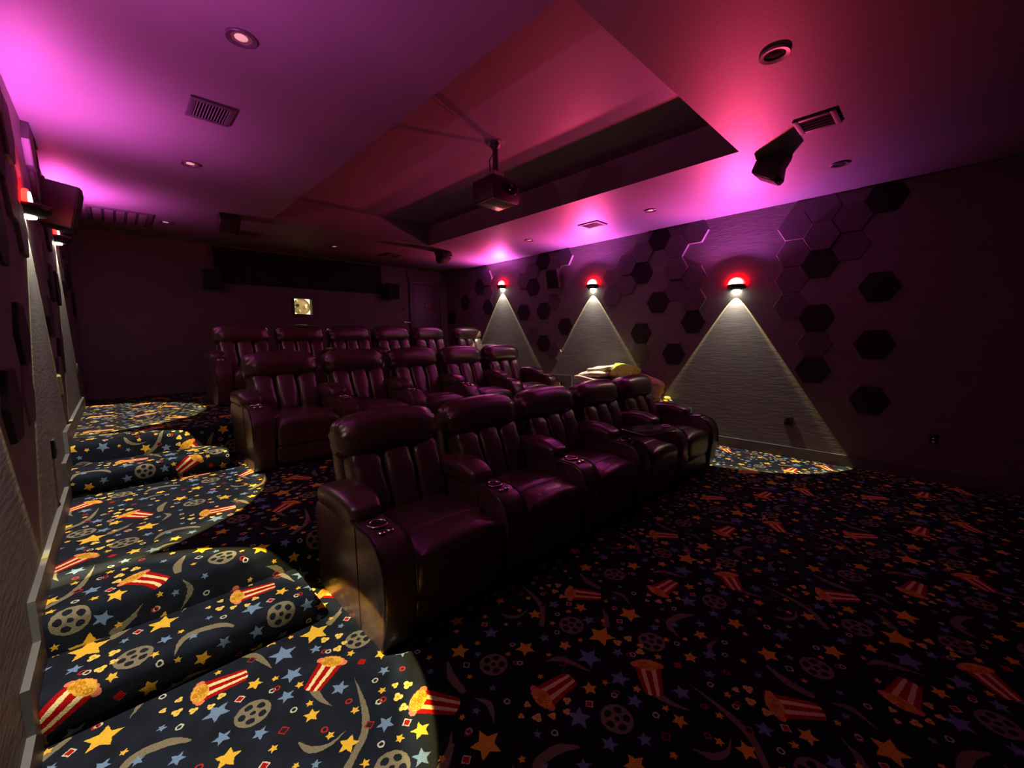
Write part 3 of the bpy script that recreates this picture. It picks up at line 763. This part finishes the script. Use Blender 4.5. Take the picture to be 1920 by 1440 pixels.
sconce('glowing sconce on the left wall nearest the back wall', *SY[2], -1, .16, 1.1, .9)

# ------------------------------------------------------------------ recliners
PITCH_X, AW = .76, .17
def sstep(a, b, x):
    t = min(max((x-a)/(b-a), 0), 1); return t*t*(3-2*t)

ARM_PROF = [(.035, .012), (.004, .12), (-.014, .28), (-.010, .40), (.012, .47), (.055, .525), (.12, .552), (.32, .560), (.70, .548), (.79, .53), (.82, .48), (.825, .30), (.81, .012)]
def arm_mesh():
    return MB().prism(ARM_PROF, 0, -AW/2, AW/2).mesh('armrest', bevel=.016, seg=3, sharp=60)
def pad_mesh():
    def df(x, y, z):
        t = (y+.24)/.48                          # 0 front .. 1 back
        drop = -.014*(1-sstep(0, .35, t)) - .022*sstep(.55, 1, t)
        z2 = z*(.88+.12*sstep(0, .3, t))+drop
        if z < 0: z2 -= .012*math.cos(t*math.pi)
        k = .0035*math.sin(38*y+9*x)*sstep(.75, 1, abs(y)/.24)
        return (x*(1+.05*sstep(.1, .6, t))+k, y, z2)
    V, F = superquad(.097, .255, .074, .62, .42, 18, 32, df, None, (0, .535, .598))
    return mesh('arm_pad', V, F, True)
def cup_ring_mesh():
    return MB().lathe([(.036, 0), (.050, 0), (.052, .004), (.049, .0085), (.042, .009), (.038, .006), (.036, 0)], 30, (0, .195, .5585)).mesh('cup_holder', smooth=True, sharp=60)
def cup_well_mesh():
    return MB().lathe([(.001, .0005), (.0375, .0005), (.0375, .003), (.030, .0015), (.001, .0012)], 26, (0, .195, .5585)).mesh('cup_well', smooth=True)
def button_mesh(dx):
    return MB().lathe([(.001, 0), (.017, 0), (.018, .003), (.013, .008), (.001, .009)], 18, (dx, .112, .551)).mesh('control_button', smooth=True)
def piping_mesh(sx):
    pts = [(sx*(AW/2-.003), p[0]-.002, p[1]+.002) for p in ARM_PROF[2:8]]
    q = []
    for a, b in zip(pts, pts[1:]):
        for k in range(4): q.append(tuple(a[i]+(b[i]-a[i])*k/4 for i in range(3)))
    q.append(pts[-1])
    return MB().tube(q, .0055, 6).mesh('piping', smooth=True)
def seam_mesh():
    return MB().tube([(-AW/2-.0005, .26, .545), (-AW/2-.001, .255, .3), (-AW/2-.0005, .25, .02)], .003, 5).mesh('seam', smooth=True)
def seat_mesh():
    def df(x, y, z):
        pl = .010*math.cos(x*math.pi/.28) if z > 0 else 0
        dip = -.030*math.exp(-((x/.17)**2+((y-.02)/.16)**2)) if z > 0 else 0
        wr = .003*math.sin(46*y+14*x)*sstep(.55, 1, abs(x)/.29) if z > 0 else 0
        return (x, y, z+pl+dip+wr+.04*sstep(-.2, -.25, y)*0)
    V, F = superquad(.292, .235, .105, .42, .28, 20, 40, df, (math.radians(-4), 0, 0), (.38, .385, .365))
    return mesh('seat_cushion', V, F, True)
def legrest_mesh():
    def df(x, y, z):
        wr = .0035*math.sin(60*x)*sstep(.0, .12, z)*math.exp(-(x/.16)**2)
        return (x, y+wr, z+wr+.008*math.cos(x*math.pi/.3))
    V, F = superquad(.290, .120, .150, .55, .30, 20, 36, df, (math.radians(5), 0, 0), (.38, .115, .315))
    return mesh('leg_rest', V, F, True)
def footpanel_mesh():
    V, F = superquad(.285, .05, .085, .35, .25, 14, 30, None, None, (.38, .075, .125))
    return mesh('foot_panel', V, F, True)
def base_mesh():
    return MB().box(AW/2+.004, PITCH_X-AW/2-.004, .10, .78, .01, .27).mesh('base_frame', bevel=.01)
def shell_mesh():
    def df(x, y, z):
        t = (z+.36)/.72
        return (x*(1-.03*t), y+.02*math.sin(t*math.pi), z)
    V, F = superquad(.315, .070, .29, .30, .25, 20, 32, df, (math.radians(-15), 0, 0), (.38, .845, .645))
    return mesh('backrest_shell', V, F, True)
def channel_mesh(k):
    rng = random.Random(20+k); ph = rng.uniform(0, 6)
    def df(x, y, z):
        t = (z+.27)/.54
        side = sstep(.35, 1, abs(x)/.1)
        wr = 0
        if y < 0:
            wr = .0115*math.sin(52*z+ph+30*(k-1)*x)*side*(.55 if k == 1 else 1.0)
            wr += .010*math.sin(31*z+2.2*ph+18*x)*(1-sstep(.2, .55, t))
        w_ = 1+.06*(t-.5)
        return (x*w_+(.018*(k-1))*t, y+wr-.018*math.sin(t*math.pi), z)
    V, F = superquad(.0985, .095, .265, .55, .55, 26, 24, df, (math.radians(-20), 0, 0), (.38+.190*(k-1), .700, .560))
    return mesh('back_cushion', V, F, True)
def head_mesh():
    def df(x, y, z):
        e = sstep(.66, 1.0, abs(x)/.333)
        an = math.atan2(z, y)
        wr = .010*e*math.sin(7*an+4*x)
        s_ = 1-.10*e
        sag = -.010*math.cos(x*math.pi/.62)*0
        top = .006*math.cos(x*math.pi/.32)
        yy, zz = y*s_, z*s_
        rr = math.hypot(yy, zz)+1e-6
        return (x, yy*(1+wr/rr), zz*(1+wr/rr)+top+sag)
    # long axis along x: build with profile around x
    V, F = superquad(.140, .138, .338, .42, .80, 30, 36, None, (0, math.pi/2, 0))
    V = [Vector(df(p.x, p.y, p.z)) for p in V]
    R = Euler((math.radians(-13), 0, 0)).to_matrix()
    V = [R @ p + Vector((.368, .795, .868)) for p in V]
    return mesh('headrest', V, F, True)

ME = dict(arm=arm_mesh(), pad=pad_mesh(), ring=cup_ring_mesh(), well=cup_well_mesh(), b1=button_mesh(-.022), b2=button_mesh(.022),
          p1=piping_mesh(-1), p2=piping_mesh(1), seam=seam_mesh(), seat=seat_mesh(), leg=legrest_mesh(), foot=footpanel_mesh(), base=base_mesh(),
          shell=shell_mesh(), c0=channel_mesh(0), c1=channel_mesh(1), c2=channel_mesh(2), head=head_mesh())
for k, m_ in dict(arm='leather_pad', pad='leather_pad', ring='chrome', well='black', b1='chrome', b2='chrome', p1='piping', p2='piping', seam='black', seat='leather',
                  leg='leather', foot='leather', base='black', shell='leather_pad', c0='leather', c1='leather', c2='leather', head='leather_pad').items():
    ME[k].materials.append(M[m_])
def make_arm(parent, x):
    a = link('armrest', ME['arm'], None, parent, (x, 0, 0))
    link('arm_pad', ME['pad'], None, a)
    link('cup_holder', ME['ring'], None, a); link('cup_well', ME['well'], None, a)
    link('control_button', ME['b1'], None, a); link('control_button', ME['b2'], None, a)
    link('piping', ME['p1'], None, a); link('piping', ME['p2'], None, a); link('seam', ME['seam'], None, a)
def make_recliner():
    t = empty('theater_recliner')
    make_arm(t, 0)
    for nm, k in (('base_frame', 'base'), ('foot_panel', 'foot'), ('leg_rest', 'leg'), ('seat_cushion', 'seat'), ('backrest_shell', 'shell'),
                  ('back_cushion', 'c0'), ('back_cushion', 'c1'), ('back_cushion', 'c2'), ('headrest', 'head')):
        link(nm, ME[k], None, t)
    return t
PROTO = make_recliner()
ROWS = [('front', 1.63, 0.0, .85, .76, 5), ('middle', 3.88, L1, .85, .76, 5), ('back', 5.88, L2, .925, .742, 5)]
ORD = ['first', 'second', 'third', 'fourth', 'fifth', 'sixth']
SIDE = {('front', 0): 'at the end beside the carpeted steps', ('front', 1): 'next to the end seat by the steps', ('front', 2): 'the centre seat',
        ('front', 3): 'with the black swivel tray', ('front', 4): 'at the far end by the lit wall',
        ('middle', 0): 'at the end beside the upper steps', ('middle', 1): 'just right of the end seat', ('middle', 2): 'the centre seat',
        ('middle', 3): 'left of the far end seat', ('middle', 4): 'at the far end near the baseboard step',
        ('back', 0): 'at the left end', ('back', 1): 'left of the booth window', ('back', 2): 'just right of the booth window',
        ('back', 3): 'the fourth from the left', ('back', 4): 'in front of the back door'}
first = True
def place(rowname, y0, z0, x, sx, label, right_arm):
    global first
    o = PROTO if first else copy_tree(PROTO)
    first = False
    o.location = (x, y0, z0); o.scale = (sx, 1, 1)
    tag(o, label, 'recliner', 'dark leather theater recliners')
    if right_arm: pending.append(o)
    return o
pending = []
for rn, y0, z0, x0, pitch, n in ROWS:
    for k in range(n):
        place(rn, y0, z0, x0+k*pitch, pitch/PITCH_X, 'dark leather recliner in the %s row, %s' % (rn, SIDE[(rn, k)]), k == n-1)
place('back', 5.88, L2, 4.815, .742/PITCH_X, 'dark leather recliner standing apart at the right end of the back row', True)
for o in pending: make_arm(o, PITCH_X)

# swivel tray over the fourth front seat
t = empty('swivel_tray', (.85+3*.76+.02, 1.63+.19, .565)); tag(t, 'black swivel tray table on the armrest of the fourth front seat', 'tray table')
link('post', MB().tube([(0, 0, -.004), (0, 0, .062)], .014, 12).mesh('post', smooth=True), M['black'], t)
pl_ = []
for (cx, cy, a0) in ((.33, .04, 0), (.02, .04, 90), (.02, -.20, 180), (.33, -.20, 270)):
    for k in range(6):
        a = math.radians(a0+90*k/5); pl_.append((cx+.04*math.cos(a), cy+.04*math.sin(a)))
o = link('tray_top', MB().prism(pl_, 2, .062, .078).mesh('tray_top', bevel=.004), M['black_gloss'], t); o.rotation_euler = (0, 0, math.radians(-14))

# ------------------------------------------------------------------ bench with blankets by the right wall, behind the front row
BX, BY, BZ = 5.365, 3.17, L1
t = empty('storage_bench', (BX, BY, BZ)); tag(t, 'low dark bench against the right wall, piled with blankets', 'bench')
link('seat_top', MB().box(-.30, .30, -.62, .62, .17, .205).mesh('seat_top', bevel=.01), M['trim'], t)
for sx in (-.26, .26):
    for sy in (-.57, .57):
        link('leg', MB().box(sx-.025, sx+.025, sy-.025, sy+.025, 0, .17).mesh('leg', bevel=.004), M['trim'], t)
TOP = BZ+.206
def blanket(name, label, cat, m, a, b, c, loc, rot=(0, 0, 0), e1=.45, e2=.3, wav=.012, folds=0, group=None):
    ph = random.uniform(0, 6)
    def df(x, y, z):
        k = wav*(math.sin(9*x/a*.35+ph)+.6*math.sin(14*y+ph*2+6*x))
        if folds:
            k2 = .022*abs(math.sin(folds*math.pi*(z/c+1)/2))
            x = x*.92+math.copysign(k2*sstep(.4, 1, abs(x)/a), x); y = y*.92+math.copysign(k2*sstep(.4, 1, abs(y)/b), y)
        return (x, y, z+(k*sstep(-c*.6, 0, z)))
    V, F = superquad(a, b, c, e1, e2, 30, 44, df, rot, (0, 0, 0))
    o = link(name, mesh(name, V, F, True), m, None, loc)
    tag(o, label, cat, group); return o
random.seed(11)
blanket('throw_blanket', 'maroon throw heaped on the bench under the cream fleece', 'blanket', M['maroon'], .27, .36, .105, (5.33, 3.40, TOP+.110), e1=.6, e2=.5, wav=.014)
t = empty('fleece_blanket', (5.34, 3.63, TOP+.236)); tag(t, 'folded cream fleece blanket on top of the heap by the right wall', 'blanket')
for k, (dx, dy, dz, a, b, c_, tl) in enumerate(((-.02, .0, .040, .28, .26, .048, 3), (.01, -.03, .122, .26, .25, .046, -4), (.04, -.09, .195, .21, .20, .042, -5))):
    ph = k*2.1
    def df(x, y, z, ph=ph): return (x, y, z+.013*math.sin(9*x+ph)+.012*math.sin(11*y+ph))
    V, F = superquad(a, b, c_, .45, .32, 18, 40, df, (math.radians(tl), math.radians(tl), math.radians(4*k)), (dx, dy, dz))
    link('fold', mesh('fold', V, F, True), M['cream'], t)
def pill(x, y, z):
    u, v = x/.21, y/.19
    pin = (abs(u)*abs(v))**1.3
    return (x*(1+.22*pin-.05), y*(1+.22*pin-.05), z*(1-.75*pin)+.010*math.sin(12*x+7*y))
V, F = superquad(.21, .19, .070, .9, .35, 20, 44, pill)
o = link('throw_pillow', mesh('throw_pillow', V, F, True), M['pillow'], None, (5.40, 3.17, TOP+.395)); o.rotation_euler = (math.radians(16), math.radians(-20), math.radians(20))
tag(o, 'mottled green and yellow throw pillow on the blanket heap', 'pillow')
blanket('fleece_blanket', 'dusty pink fleece blanket drooping over the near end of the heap', 'blanket', M['pink'], .24, .17, .160, (5.42, 2.82, TOP+.19), (math.radians(14), math.radians(8), 0), e1=.55, e2=.5, wav=.012, folds=3)
blanket('throw_blanket', 'crumpled tan throw under the pink fleece at the near bench end', 'blanket', M['tan'], .18, .13, .026, (5.38, 2.78, TOP+.024), e1=.7, e2=.6, wav=.01)
blanket('cloth_bundle', 'small crumpled yellow cloth at the near end of the bench by the wall', 'cloth', M['yellow'], .05, .05, .030, (5.625, 2.625, TOP+.030), (0, .1, .3), e1=.9, e2=.7, wav=.008)
blanket('cloth_bundle', 'small orange cloth at the near edge of the bench', 'cloth', M['orange'], .04, .028, .018, (5.48, 2.583, TOP+.017), e1=.9, e2=.8, wav=.004)
blanket('cloth_bundle', 'small white cloth in front of the yellow cloth on the bench end', 'cloth', M['white'], .028, .018, .010, (5.60, 2.566, TOP+.010), e1=.9, e2=.8, wav=.002)
